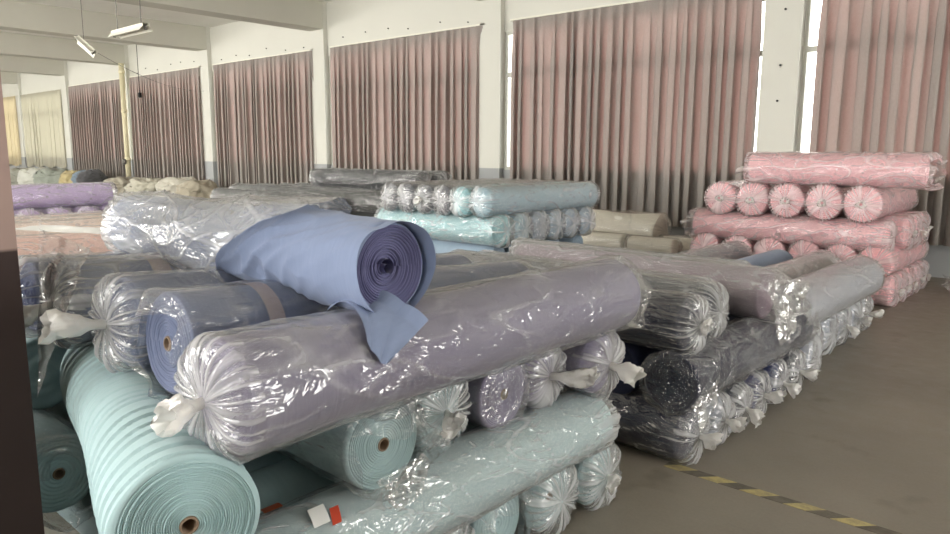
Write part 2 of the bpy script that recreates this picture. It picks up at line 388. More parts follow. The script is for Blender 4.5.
def make_core(parent, L, r, seed, mat, nth=64, nb=30, ribs=0.0, rings=(8, 8), lump=.015, hole=(True, True), groove=.006, endmats=None, dish=0.0):
    g = np.random.default_rng(seed); th = np.linspace(0, 2 * np.pi, nth, endpoint=False)
    xs = list(np.linspace(-L / 2 + .012, L / 2 - .012, nb))
    lumpf = FN(seed, 6, (1, 4), (2, 9))
    rows_x, rows_r = [], []
    def endface(sgn, nr, has_hole):
        per = 5; rr = []; rc = .0225 if has_hole else .006
        off = g.uniform(-1, 1, nr + 3)
        fr = np.linspace(1, 0, nr * per + 1)
        ecc = FN(seed + int(sgn) + 5, 4, (1, 3), (0, .1))(0, th) * .012
        for f in fr:
            rho = rc + (r - .010 - rc) * f
            phs = f * nr + th / (2 * np.pi) + ecc * 6
            idx = np.floor(phs).astype(int) % (nr + 2); q = phs - np.floor(phs)
            d = groove * np.minimum(1, np.minimum(q, 1 - q) * 3.2) + groove * .45 * off[idx] * np.minimum(1, np.minimum(q, 1 - q) * 5)
            x = sgn * (L / 2 - .010 + d - dish * (1 - f) ** .7)
            rr.append((x, rho * (1 + ecc * (f < .97) * (f > .1)) + 0 * th))
        if has_hole:
            rr.append((sgn * (L / 2 - .02 - dish) + 0 * th, rc * .97 + 0 * th)); rr.append((sgn * (L / 2 - .16) + 0 * th, rc * .95 + 0 * th)); rr.append((sgn * (L / 2 - .16) + 0 * th, .002 + 0 * th))
        else: rr.append((sgn * (L / 2 - .012 - dish) + 0 * th, .001 + 0 * th))
        return rr
    left = endface(-1, rings[0], hole[0])[::-1]
    for x, rho in left: rows_x.append(x); rows_r.append(rho)
    ribx = np.cumsum(g.uniform(.020, .075, 200)) - L / 2
    for x in xs:
        l = lump * r * lumpf(x, th)
        e = 0
        if ribs:
            i = np.searchsorted(ribx, x + .012 * np.sin(th * 1 + x * 5) + .006 * np.sin(3 * th + 9 * x)); i = np.clip(i, 1, 199)
            q = (x + .012 * np.sin(th + x * 5) + .006 * np.sin(3 * th + 9 * x) - ribx[i - 1]) / (ribx[i] - ribx[i - 1])
            e = ribs * (np.clip(q, 0, 1) ** .6) * (.6 + .4 * np.sin(i * 12.9)) - ribs * .75 * (.7 + .5 * np.sin(i * 7.7)) * np.exp(-(q / .11) ** 2)
        rows_x.append(x + 0 * th); rows_r.append(r + l + e)
    for x, rho in endface(1, rings[1], hole[1]): rows_x.append(x); rows_r.append(rho)
    X = np.array(rows_x); RH = np.array(rows_r); TH = np.broadcast_to(th, X.shape)
    o = revolve('fabric', X, RH, TH, r, mat, parent)
    if endmats:      # the wound edge has its own tone
        o.data.materials.append(endmats); nl = len(left); tot = len(rows_x)
        idx = []
        for i in range(tot - 1): idx += [1 if (i < nl - 1 or i >= nl + nb) else 0] * nth
        o.data.polygons.foreach_set('material_index', idx)
    for sgn, h in ((-1, hole[0]), (1, hole[1])):
        if h == 'core':
            t = np.linspace(0, 2 * np.pi, 28, endpoint=False); st = [(L / 2 - .15, .0165), (L / 2 - .002 - dish, .0165), (L / 2 + .001 - dish, .018), (L / 2 - .002 - dish, .0215), (L / 2 - .1, .0215)]
            XX = np.array([[sgn * a] * 28 for a, b in st]); RR = np.array([[b] * 28 for a, b in st])
            revolve('cardboard_core', XX, RR, np.broadcast_to(t, XX.shape), r, M_CARD, parent)
    return o

def make_wrap(parent, L, r, seed, mat, ends=('knot', 'knot'), nth=72, nb=34, wr=.010, ext=.16, span=None, tail=.11, sag=.5, dome=.055, kn=P_KNOT, cut=0.0, lap=0.0):
    """clear bag around a roll: gathered into a knot, left open, folded flat, or stopped (None) at each end"""
    g = np.random.default_rng(seed + 77); th = np.linspace(0, 2 * np.pi, nth, endpoint=False)
    f1 = FN(seed + 1, 7, (1, 4), (2, 9)); f2 = FN(seed + 2, 8, (2, 7), (4, 18)); f3 = FN(seed + 3, 6, (10, 20), (2, 9)); f4 = FN(seed + 4, 6, (14, 26), (1, 5))
    a, b = span or (-L / 2 + .02, L / 2 - .02)
    X, RH, DZ, FO = [], [], [], []
    ramp = lambda v, a_, b_: np.clip((v - a_) / (b_ - a_), 0, 1)
    def fold(x):
        q = np.maximum(ramp(1 - np.abs(f1(x, th)) ** .55, .74, .95), .7 * ramp(1 - np.abs(f2(x, th)) ** .6, .74, .95))
        for sg, kd, xq in ((-1, ends[0], a), (1, ends[1], b)):
            if kd in ('knot', 'flat'): q = np.maximum(q, ramp(1 - np.abs(f3(0, th)) ** .6, .5, .85) * np.exp(-abs(x - xq) / .12))
        return q
    def wrk(x, k=1.0):
        rdg = 1 - np.abs(f1(x, th)) ** .55; rdg2 = 1 - np.abs(f2(x, th)) ** .6
        pl = 0
        for sg, kd, xq in ((-1, ends[0], a), (1, ends[1], b)):
            if kd in ('knot', 'flat'): pl = pl + (1 - np.abs(f3(0, th)) ** .6) * np.exp(-abs(x - xq) / .18) * .6
        return wr * k * (np.maximum(rdg, -.2) * .62 + np.maximum(rdg2, -.2) * .42 + .2 + pl * .6)
    def end(sgn, kind, xe):
        rows = []
        if kind in ('knot', 'flat', 'face'):
            n = 16; e = dome; r0 = .016 if kind == 'knot' else .004
            p1, p2 = f3(0, th), f4(.3, th)
            if kind == 'face': e = .012; p1 = 1 - .3 * (1 - np.abs(p1) ** .6); p2 = 0 * th + 1
            for i in range(1, n + 1):
                ph = i / n * math.pi / 2
                cs = math.cos(ph) ** .62; rho = r0 + (r + .008 - r0) * cs
                pl = (1 - np.abs(p1) ** .6) * .55 + (1 - np.abs(p2) ** .6) * .45
                x = xe + sgn * (.028 + e * math.sin(ph) ** 1.6 + .026 * math.sin(2 * ph) * pl)
                rows.append((x, rho * (1 + .08 * math.sin(2 * ph) * pl) + wrk(xe, 1 - i / n), 0 * th, (0 if kind == 'face' else 1) * np.minimum(1, np.maximum(ramp(1 - np.abs(p1) ** .6, .5, .85), .8 * ramp(1 - np.abs(p2) ** .6, .5, .85)) + .5 * (i / n) ** 4)))
        elif kind == 'open':
            n = 9; ln = ext * (1 + .45 * f1(.7, th) + .25 * f2(.4, th))
            for i in range(1, n + 1):
                t = i / n
                big = 1 + .16 * t * f2(xe + .25 * t, th) + .10 * t * f1(xe + .3 * t, th) - .12 * t
                rows.append((xe + sgn * (.02 + ln * t), (r + .012) * big + wrk(xe + sgn * ext * t, 1.2), -r * .35 * t ** 2 * np.maximum(0, np.sin(th)) ** 1.0, fold(xe + sgn * ext * t)))
        return rows
    xs = np.linspace(a, b, nb)
    rl = end(-1, ends[0], a)[::-1]
    for q in rl: X.append(q[0] + 0 * th); RH.append(q[1] + 0 * th); DZ.append(q[2]); FO.append(q[3])
    for x in xs:
        xx = x + 0 * th
        if ends[1] is None: xx = xx + cut * f1(.2, th) * max(0, (x - a) / (b - a)) ** 3
        if ends[0] is None: xx = xx + cut * f1(.9, th) * max(0, (b - x) / (b - a)) ** 3
        if lap: xx = xx + lap * np.exp(-((th - 1.75) / .8) ** 2) * max(0, (x - a) / (b - a)) ** 1.6
        X.append(xx); RH.append(r * 1.012 + .004 + wrk(x) + (.034 * ramp(x, -.3, .05) if lap else 0)); DZ.append(0 * th); FO.append(fold(x))
    for q in end(1, ends[1], b): X.append(q[0] + 0 * th); RH.append(q[1] + 0 * th); DZ.append(q[2]); FO.append(q[3])
    X, RH, DZ = map(np.array, (X, RH, DZ)); TH = np.broadcast_to(th, X.shape)
    o = revolve('plastic_wrap', X, RH, TH, r, mat, parent, 0, DZ)
    o.data.attributes.new('fold', 'FLOAT', 'POINT').data.foreach_set('value', np.array(FO, dtype=np.float32).ravel())
    o.data.materials.append(GATHER_OF.get(mat, P_GATHER)); idx = []
    na, nz = len(rl), len(X) - len(rl) - nb
    for i in range(len(X) - 1): idx += [1 if (i < na and ends[0] in ('knot', 'flat')) or (i >= na + nb and ends[1] in ('knot', 'flat')) else 0] * nth
    o.data.polygons.foreach_set('material_index', idx)
    for sgn, kind, xe in ((-1, ends[0], a), (1, ends[1], b)):
        if kind == 'knot' and tail > 0:
            n, m = 10, 22; t2 = np.linspace(0, 2 * np.pi, m, endpoint=False); V = np.zeros((n, m, 3))
            dirz = g.uniform(-1.1, .1) * sag; diry = g.uniform(-.6, .6); ff = FN(seed + 9 + sgn, 5, (2, 6), (4, 16))
            for i in range(n):
                t = i / (n - 1); q0 = max(0, (t - .25) / .75)
                rad = .015 + .022 * math.sin(q0 * 2.3) ** .8 if q0 > 0 else .015
                c = np.array([xe + sgn * (.026 + dome + tail * t * (1 - .3 * abs(dirz) * t)), diry * tail * t, r + dirz * tail * t * 1.1])
                q = rad * (1 + (.10 + .28 * t) * ff(t, t2))
                V[i, :, 0] = c[0] + q * np.sin(t2) * .3 * t + .010 * t * ff(2 * t, t2)
                V[i, :, 1] = c[1] + q * np.cos(t2) * (1 + .3 * t); V[i, :, 2] = c[2] + q * np.sin(t2)
            mesh_obj('knot_tail', V, grid_faces(n, m, True), kn, o)
    return o

def frame_for(a, b):
    a, b = Vector(a), Vector(b); x = (b - a).normalized(); y = Vector((0, 0, 1)).cross(x).normalized(); z = x.cross(y)
    mid = (a + b) / 2
    M = Matrix((x, y, z)).transposed().to_4x4()
    return M, mid, (b - a).length

SEED = [100]
def roll(a, b, r, rgb, label, group, wrap=P_CLEAR, ends=('knot', 'knot'), hi=0, rings=None, hole=(False, False), bands=(), ribs=0.0, wr=.010, ext=.16, span=None,
         tail=.11, endmat=None, lump=.015, dish=0.0, groove=.006, dome=.055, cut=0.0, lap=0.0, wnth=None, name='fabric_roll', cat='fabric roll', nb=None, ny=1.0):
    SEED[0] += 1; seed = SEED[0]
    M, mid, L = frame_for(a, b)
    e = bpy.data.objects.new(name, None); COL.objects.link(e)
    M2 = M.copy(); M2.translation = mid - (M.to_3x3() @ Vector((0, 0, r)))
    if ny != 1.0: M2 = M2 @ Matrix.Diagonal((1, ny, 1, 1))
    e.matrix_world = M2; e.empty_display_size = .1
    tag(e, label, cat, group)
    cfg = {0: (40, 10, 40, 20), 1: (64, 22, 96, 64), 2: (128, 60, 144, 110)}[hi]
    rg = rings or {0: (3, 3), 1: (8, 8), 2: (15, 15)}[hi]
    make_core(e, L, r, seed, fabric(rgb), cfg[0], nb or cfg[1], ribs, rg, lump, hole, groove, endmat, dish)
    for x, wdt in bands:
        th = np.linspace(0, 2 * np.pi, 64, endpoint=False)
        XX = np.array([[x - wdt / 2] * 64, [x + wdt / 2] * 64]); revolve('paper_band', XX, np.full(XX.shape, r * 1.02 + .004), np.broadcast_to(th, XX.shape), r, M_BAND, e)
    if wrap: make_wrap(e, L, r, seed, wrap, ends, cfg[2], cfg[3], wr, ext, span, tail, .6, dome, P_KNOT, cut, lap)
    return e

def sheet(name, corners, mat, parent, seed, amp=.02, n=26, m=26, world=True, bulge=0.0):
    """loose sheet between four world corners (a, b along the top, d, c along the bottom)"""
    a, b, c, d = [np.array(p, float) for p in corners]
    u = np.linspace(0, 1, n)[:, None, None]; v = np.linspace(0, 1, m)[None, :, None]
    P = (1 - u) * ((1 - v) * a + v * b) + u * ((1 - v) * d + v * c)
    nrm = np.cross(b - a, d - a); nrm = nrm / (np.linalg.norm(nrm) + 1e-9)
    f = FN(seed, 8, (2, 9), (3, 14)); g2 = FN(seed + 3, 8, (5, 16), (6, 26))
    uu, vv = np.meshgrid(np.linspace(0, 1, n), np.linspace(0, 1, m), indexing='ij')
    h = amp * (f(uu, vv * 1.7) + .6 * (1 - np.abs(g2(uu, vv)) ** .6)) + bulge * np.sin(np.pi * uu) * np.sin(np.pi * vv)
    edge = .5 * amp * FN(seed + 8, 6, (3, 12), (5, 20))(uu, vv)
    P = P + nrm * h[..., None] + (b - a) / (np.linalg.norm(b - a) + 1e-9) * edge[..., None]
    o = mesh_obj(name, P, grid_faces(n, m), mat)
    if parent:
        bpy.context.view_layer.update()
        o.parent = parent; o.matrix_parent_inverse = parent.matrix_world.inverted()
    return o

MINT = (170, 196, 199); MINTG = (158, 179, 181); PURP = (132, 126, 150); BLUEG = (110, 119, 146); NAVY = (30, 35, 58); DKG = (54, 58, 70)
PINK = (253, 197, 203); LAV = (206, 184, 228); PEACH = (252, 224, 210); CREAM = (255, 250, 238); BLACKF = (44, 46, 48); GREY = (150, 154, 164)
SLATE = (124, 136, 158); MAUVE = (140, 120, 132); AQUA = (150, 200, 206); GBLUE = (146, 164, 180)

# ================================================================== near stack
G = 'mint rolls on the floor of the near stack'
for i, (y, lab) in enumerate([(2.70, 'mint fabric roll in clear plastic on the floor, nearest the tape stripe'),
                              (2.37, 'mint fabric roll in plastic on the floor, second from the stripe, core hole showing'),
                              (2.05, 'mint fabric roll in plastic on the floor, third from the tape stripe'),
                              (1.73, 'mint fabric roll on the floor, fourth from the stripe, only its top in the photo')]):
    roll((-3.25, y, .15), (-1.66 - .02 * i, y, .15), .15, MINTG, lab, G, P_CLEAR, ('flat', ['knot', 'flat', 'open', 'flat'][i]), 1, hole=(False, 'core' if i == 1 else False), ext=.08, tail=.06)
for y in (1.41, 1.09):
    roll((-3.25, y, .15), (-1.75, y, .15), .15, MINTG, 'mint fabric roll on the floor hidden deep under the near stack', 'mint rolls buried under the near stack', None)
t1 = roll((-1.67, .84, .445), (-1.67, 2.62, .435), .14, MINT, 'long mint roll in plastic lying crosswise with red tags, under the exposed mint roll', 'crosswise mint rolls', P_MILK, ('flat', 'flat'), 2, wr=.008)
for i, x in enumerate((-1.98, -2.29, -2.60)):
    roll((x, .95 + .05 * i, .43), (x, 2.6, .43), .14, MINTG, 'mint fabric roll lying crosswise inside the near stack, behind the tagged roll', 'crosswise mint rolls inside the near stack', None)
G = 'rolls of the middle layer of the near stack'
mint_open = roll((-2.32, 1.40, .715), (-1.60, 1.38, .715), .145, MINTG, 'mint roll in torn plastic with round core hole facing the camera', G, P_CLEAR, ('flat', 'open'), 2, hole=(False, 'core'), ext=.085, wr=.014)
sheet('plastic_flap', [(-1.62, 1.27, .885), (-1.60, 1.52, .875), (-1.555, 1.50, .80), (-1.55, 1.30, .82)], P_CLEAR, mint_open, 61, .012)
sheet('plastic_flap', [(-1.56, 1.31, .63), (-1.56, 1.53, .66), (-1.53, 1.50, .55), (-1.52, 1.36, .53)], P_CLEAR, mint_open, 63, .010)
roll((-3.2, 1.715, .71), (-1.72, 1.715, .71), .14, MINTG, 'mint roll whose plastic is gathered in a star, beside the purple rolls', G, P_CLEAR, ('flat', 'knot'), 2, tail=.08)
roll((-3.2, 2.02, .70), (-1.65, 2.02, .70), .135, PURP, 'purple grey roll with an open core hole between the mint star and the bunched rolls', G, P_CLEAR, ('flat', 'face'), 2, hole=(False, 'core'), wr=.007)
roll((-3.2, 2.30, .71), (-1.70, 2.30, .71), .13, PURP, 'purple grey roll set back, its bunched plastic end lying in front', G, P_CLEAR, ('flat', 'knot'), 1, tail=.16)
roll((-3.2, 2.59, .71), (-1.60, 2.59, .71), .135, PURP, 'purple grey roll tied with a hanging white knot at the corner nearest the navy stack', G, P_CLEAR, ('flat', 'knot'), 2, tail=.13)
bm = roll((-2.931, 1.100, .745), (-1.53, .725, .74), .166, MINT, 'unwrapped mint roll with wound end and core hole, front left of the near stack', None, None, hi=2, rings=(6, 25), hole=(False, 'core'), ribs=.008, lump=.02, groove=.008, nb=440)
roll((-4.4, .87, .40), (-2.86, .87, .40), .15, MINT, 'mint roll in loose plastic low in the dark beside the foreground pillar', None, P_CLEAR, ('flat', 'open'), 1, hole=(False, 'core'), ext=.12)
G = 'dim rolls deep behind the foreground pillar'
roll((-4.7, 1.28, .72), (-3.16, 1.28, .72), .15, MINTG, 'dim mint roll behind the far end of the unwrapped mint roll', G, None)
roll((-4.7, .95, .70), (-3.2, .95, .70), .15, MINTG, 'dim mint roll above the loose wrapped one by the pillar', G, None)
roll((-4.7, 1.25, .42), (-3.2, 1.25, .42), .15, MINTG, 'dim mint roll at the bottom of the gap behind the unwrapped mint roll', G, None)
roll((-4.7, 1.1, .14), (-2.9, 1.1, .14), .14, MINTG, 'dim mint roll on the floor in the gap behind the unwrapped mint roll', G, None)
G = 'purple and blue grey rolls of the upper layer'
roll((-1.60, .86, 1.0), (-1.60, 2.68, 1.0), .148, PURP, 'long purple grey roll in shiny plastic, lying crosswise under the opened blue roll', G, P_CLEAR, ('knot', 'open'), 2, wr=.012, tail=.10, dome=.045, ext=.06)
b2 = roll((-1.97, .90, 1.06), (-1.99, 2.5, .97), .147, BLUEG, 'blue grey roll with paper band and open core end, behind the long purple roll', G, P_CLEAR, ('open', 'open'), 2, hole=('core', False), bands=[(-.53, .055)], ext=.04, wr=.008)
b1 = roll((-2.33, .93, 1.06), (-2.33, 2.5, .97), .145, BLUEG, 'blue grey roll tied with a big white plastic knot, second behind the long purple roll', G, P_CLEAR, ('knot', 'open'), 2, wr=.009, tail=.17, dome=.05)
b3 = roll((-2.78, .93, 1.06), (-2.74, 2.5, .97), .15, BLUEG, 'blue grey roll under a loose plastic flap nearest the foreground pillar', G, P_MILK, ('knot', 'open'), 2, bands=[(-.50, .07)], wr=.012, tail=.13)
roll((-3.12, .90, 1.04), (-3.10, 2.5, .97), .145, (88, 96, 124), 'dim blue grey roll at the back of the near stack, half behind the pillar', G, P_CLEAR, ('flat', 'open'), 1)
sheet('plastic_flap', [(-2.80, .86, 1.33), (-2.70, .98, 1.26), (-2.55, .80, .98), (-2.58, .74, .80)], P_MILK, b3, 5, .008)
# opened blue roll on top
OPEN = (130, 143, 172); OPIN = (104, 104, 140)
op = roll((-3.28, 1.40, 1.27), (-1.55, 1.375, 1.268), .135, OPEN, 'opened light blue roll on top of the near stack with spiral end facing the camera', None, P_HEAVY, ('flat', None), 2,
          rings=(6, 13), hole=(False, True), groove=.009, endmat=fabric(OPIN), wr=.024, span=(-.82, .22), cut=.12, lap=.52, lump=.02, dish=.03, nb=70)

# outer loosened layer of the opened roll, with a lip beyond the face and creases
def loose_layer(parent, L, r):
    n, m = 90, 110; f = FN(501, 7, (1, 4), (4, 12)); g = FN(502, 8, (2, 6), (10, 30))
    t = np.linspace(math.radians(-218), math.radians(146), m); V = np.zeros((n, m, 3))
    for i in range(n):
        s = i / (n - 1); x = .10 + (L / 2 - .10 + .028) * s + .0 * t
        tight = math.exp(-((s - .45) / .1) ** 2)
        rr = r + .004 - .008 * max(0, 1 - s / .16) + .010 * min(1, s / .2) * (1 - np.abs(g(x, t)) ** .6) * (.35 + .9 * math.exp(-((s - .3) / .25) ** 2)) + .004 * f(x, t)
        lip = max(0, (s - .86) / .14)
        rr = rr + lip ** 1.5 * (.004 + .004 * np.sin(2 * t + 1.0))
        rr = rr - .012 * lip * (np.exp(-((t - 1.9) / .25) ** 2))
        fold = np.abs(np.sin(7.0 * t + 26 * x + 1.5 * f(x, t))) ** .5
        rr = rr + .018 * (1 - fold) * np.exp(-((s - .32) / .2) ** 2) + .004 * (1 - fold) * (1 - lip)
        V[i, :, 0] = x + .012 * np.sin(2 * t) * lip; V[i, :, 1] = rr * np.cos(t); V[i, :, 2] = r + rr * np.sin(t)
    return mesh_obj('loose_outer_layer', V, grid_faces(n, m), fabric(OPEN), parent)
loose_layer(op, 1.73, .135)
# small curl of fabric at the middle of the spiral
th = np.linspace(0, 9, 60); V = np.zeros((2, 60, 3))
for i in range(2):
    V[i, :, 0] = 1.73 / 2 - .05 + .035 * i; V[i, :, 1] = (.006 + .0025 * th) * np.cos(th); V[i, :, 2] = .135 + (.006 + .0025 * th) * np.sin(th)
mesh_obj('fabric_curl', V, grid_faces(2, 60), fabric(OPIN), op)
# the hanging corner of its cloth, lying over the purple roll
n, m = 40, 40; V = np.zeros((n, m, 3)); f = FN(77, 7, (2, 6), (3, 9))
for i in range(n):
    s = i / (n - 1)
    for j in range(m):
        q = j / (m - 1)
        ang0 = math.radians(150 - 112 * q); tip = math.radians(-4 + 16 * q)
        ang = ang0 + (tip - ang0) * s * (1 - .25 * s * (1 - q))
        y = (1.285 + .13 * q) * (1 - s) + (1.20 + .05 * q) * s
        rad = .172 + .012 * abs(math.sin(q * 8 + s * 2.0)) * (1 - .4 * s) + .02 * max(0, 1 - s * 5)
        V[i, j] = (-1.60 + rad * math.cos(ang), y, 1.0 + rad * math.sin(ang))
hang = mesh_obj('hanging_corner', V, grid_faces(n, m), fabric(OPEN))
bpy.context.view_layer.update(); hang.parent = op; hang.matrix_parent_inverse = op.matrix_world.inverted()
# tags stuck on the long mint roll
def rtag(y, ang, w_, h_, mat, lab, slant=0):
    V = np.zeros((6, 8, 3))
    for i in range(6):
        for j in range(8):
            a = ang + (i / 5 - .5) * h_ / .158 ; V[i, j] = (-1.67 + .162 * math.cos(a), y + (j / 7 - .5) * w_ + slant * (i / 5 - .5), .443 + .162 * math.sin(a))
    o = mesh_obj('sticker', V, grid_faces(6, 8), mat); bpy.context.view_layer.update()
    o.parent = t1; o.matrix_parent_inverse = t1.matrix_world.inverted(); o['label'] = lab
    return o
rtag(1.05, math.radians(104), .06, .05, M_BROWNTAG, 'orange brown printed sticker', .015)
rtag(1.13, math.radians(62), .055, .06, M_PAPER, 'white part of a sticker', .015)
rtag(1.175, math.radians(55), .032, .05, M_RED, 'red printed part of a sticker', .02)

# ================================================================== navy and grey stack
G = 'rolls on the floor of the navy stack'
L0 = [(3.44, .15, NAVY, 'navy roll on the floor at the corner of the second stack, by the tape', 'knot'),
      (3.77, .14, GREY, 'grey roll on the floor, second from the corner navy roll', 'knot'),
      (4.05, .135, DKG, 'dark grey roll on the floor, third from the corner navy roll', 'knot'),
      (4.34, .14, (70, 70, 100), 'purple navy roll on the floor with a short tied knot, fourth from the corner', 'knot'),
      (4.67, .14, (34, 46, 92), 'deep blue roll on the floor half under pale plastic, fifth from the corner', 'knot'),
      (5.0, .14, DKG, 'dark roll on the floor with a ruffled plastic tail, sixth from the corner', 'knot'),
      (5.36, .15, GREY, 'grey roll on the floor in the middle of the second stack, seventh from the corner', 'flat'),
      (5.74, .165, GREY, 'grey roll on the floor under the light grey crosswise roll, eighth from the corner', 'flat'),
      (6.12, .18, (158, 164, 176), 'fat light grey roll on the floor below the light grey crosswise roll', 'flat'),
      (6.50, .175, (160, 162, 170), 'light grey roll on the floor with a small white knot, beside the fat one', 'knot'),
      (6.87, .165, (132, 140, 156), 'blue grey roll on the floor, second from the pink stack end', 'knot'),
      (7.22, .16, (140, 146, 158), 'light grey roll on the floor at the pink stack end', 'knot')]
for i, (y, r, c, lab, e1) in enumerate(L0):
    xe = -1.57 if i < 7 else -1.68
    roll((-3.2, y, r), (xe, y, r), r, c, lab, G, P_SLICK, ('flat', e1), 1, tail=.1, dome=.065)
G = 'crosswise rolls of the second stack'
sil = roll((-1.63, 3.33, .435), (-1.63, 5.15, .435), .152, NAVY, 'long navy roll in glittering plastic lying crosswise along the aisle', G, P_SLICK, ('face', 'flat'), 2, wr=.022, ext=.10)
for i, x in enumerate((-1.97, -2.29, -2.61, -2.93)):
    roll((x, 3.36, .435), (x, 5.1, .435), .15, NAVY, 'dark roll lying crosswise inside the second stack, behind the glittering navy roll', 'crosswise dark rolls inside the second stack', None)
roll((-1.64, 5.05, .535), (-1.64, 6.95, .535), .17, (160, 164, 174), 'light grey roll in crinkled plastic lying crosswise above the fat grey floor rolls', G, P_MILK, ('open', 'flat'), 2, wr=.010, ext=.14)
roll((-2.05, 5.15, .53), (-2.05, 7.25, .53), .155, (158, 156, 156), 'pale grey roll lying crosswise behind the light grey crinkled roll', G, P_MILK, ('flat', 'flat'), 1)
roll((-2.42, 5.2, .53), (-2.42, 7.15, .53), .155, SLATE, 'bare slate blue roll lying in front of the pink stack', G, None, hi=1, lump=.008)
roll((-2.85, 5.4, .55), (-2.85, 7.15, .55), .16, DKG, 'dark roll with crumpled plastic between the cream bundles and the slate blue roll', G, P_THICK, ('flat', 'flat'), 1, wr=.018)
G = 'top rolls of the second stack pointing at the aisle'
L2 = [(3.46, .143, .725, -1.60, NAVY, 'navy roll with its plastic gathered in a star, top corner of the second stack', P_SLICK, 'knot', 3.45),
      (3.84, .15, .725, -1.66, DKG, 'charcoal roll in hazy plastic, second on top behind the navy star', P_MILK, 'flat', 3.6),
      (4.16, .13, .71, -1.85, (110, 106, 112), 'grey roll set back under pale film, third on top of the second stack', P_MILK, 'flat', 3.6),
      (4.50, .155, .735, -1.58, MAUVE, 'mauve roll with plastic hanging loose over the aisle', P_MILK, 'open', 3.5),
      (4.86, .14, .72, -1.9, (150, 146, 146), 'pale grey roll in film just behind the loose mauve roll', P_MILK, 'flat', 3.8)]
for y, r, z, xe, c, lab, wm, e1, xl in L2:
    e_ = roll((-xl, y, z), (xe, y, z), r, c, lab, G, wm, ('flat', e1), 2 if y < 4.6 else 1, wr=.012, tail=.04, ext=.13)
    if c == MAUVE: MAUVE_ROLL = e_
mauve_flap = sheet('plastic_flap', [(-1.50, 4.28, .86), (-1.44, 4.85, .80), (-1.44, 4.66, .52), (-1.45, 4.42, .44)], P_MILK, MAUVE_ROLL, 27, .02)
sheet('plastic_skirt', [(-1.53, 3.33, .50), (-1.48, 3.62, .47), (-1.46, 3.50, .26), (-1.47, 3.36, .20)], P_CLEAR, sil, 25, .014)
# ================================================================== mint and grey stack behind
G = 'ends facing the aisle in the mint and grey stack'
for i, (y, c, lab) in enumerate([(5.26, AQUA, 'aqua roll in plastic lying lengthwise at the front of the mint stack'),
                                 (5.55, (150, 176, 186), 'grey blue roll end beside the front aqua roll'),
                                 (5.83, (140, 152, 166), 'grey blue roll end, third from the front aqua roll'),
                                 (6.11, GBLUE, 'grey blue roll end, fourth from the front aqua roll'),
                                 (6.39, GBLUE, 'grey blue roll end, next to last in the mint stack row'),
                                 (6.67, GBLUE, 'grey blue roll end, last in the mint stack row beside the cream bundles')]):
    roll((-6.0, y, .86), (-4.35, y, .86), .148, c, lab, G, P_MILK, ('flat', 'flat'), 1, tail=.04, wr=.01)
for y in (5.3, 5.76, 6.22, 6.66):
    for z in (.118, .355, .592):
        roll((-5.9, y, z), (-4.42, y, z), .118, GBLUE, 'grey blue roll in the lower rows of the mint stack', 'lower rolls of the mint stack', None)
G = 'ends facing the camera on top of the mint stack'
for i, (x, c, lab, wm) in enumerate([(-5.76, (96, 98, 104), 'grey roll end in crinkled plastic, leftmost on the mint stack', P_THICK),
                                 (-5.50, (80, 82, 92), 'dark grey roll end in crinkled plastic, second on the mint stack', P_THICK),
                                 (-5.24, (84, 86, 94), 'dark grey roll end with white knot, third on the mint stack', P_THICK),
                                 (-4.99, (96, 96, 104), 'grey roll end in crinkled plastic left of the two aqua ends', P_THICK),
                                 (-4.75, AQUA, 'aqua roll end, left one of the pair on the mint stack', P_MILK),
                                 (-4.49, (158, 188, 200), 'aqua roll end, right one of the pair, its body under hazy film', P_MILK)]):
    roll((x, 5.12, 1.13), (x, 6.95, 1.13), .14, c, lab, G, wm, ('knot' if i == 2 else 'flat', 'flat'), 1, wr=.012, tail=.06, ny=.92)
# ================================================================== black stack
G = 'black rolls by the windows'
roll((-10.25, 7.45, 1.16), (-7.68, 7.45, 1.16), .15, BLACKF, 'black roll in glittering plastic on top of the dark stack, front one', G, P_DARKF, ('flat', 'flat'), 1, wr=.014, ext=.2)
roll((-10.2, 7.76, 1.16), (-7.55, 7.76, 1.16), .15, BLACKF, 'black roll on top of the dark stack, right behind the front one', G, P_DARKF, ('flat', 'flat'), 1, wr=.014, ext=.2)
for i, (y, x0, x1, z, lab) in enumerate([(6.55, -11.9, -8.6, .80, 'dark roll in dull film, lowest visible and nearest in the black stack'),
                                         (6.85, -11.8, -7.6, .87, 'dark roll in dull film just under the two black top rolls'),
                                         (7.2, -11.6, -7.6, .87, 'dark roll in film behind the dull front ones of the black stack'),
                                         (7.55, -11.4, -7.6, .87, 'dark roll directly supporting the two black top rolls'),
                                         (7.9, -11.4, -7.6, .87, 'dark roll at the window side of the black stack')]):
    roll((x0, y, z), (x1, y, z), .15, (54, 56, 54), lab, G, P_DARKF, ('flat', 'flat'), 1, wr=.014)
    q = (z - .15) / 6
    for zz in (q, 3 * q, 5 * q):
        roll((x0 + .3, y, zz), (x1 - .2, y, zz), q, (54, 56, 54), 'dark roll in the lower rows of the black stack', 'lower rolls of the black stack', None)
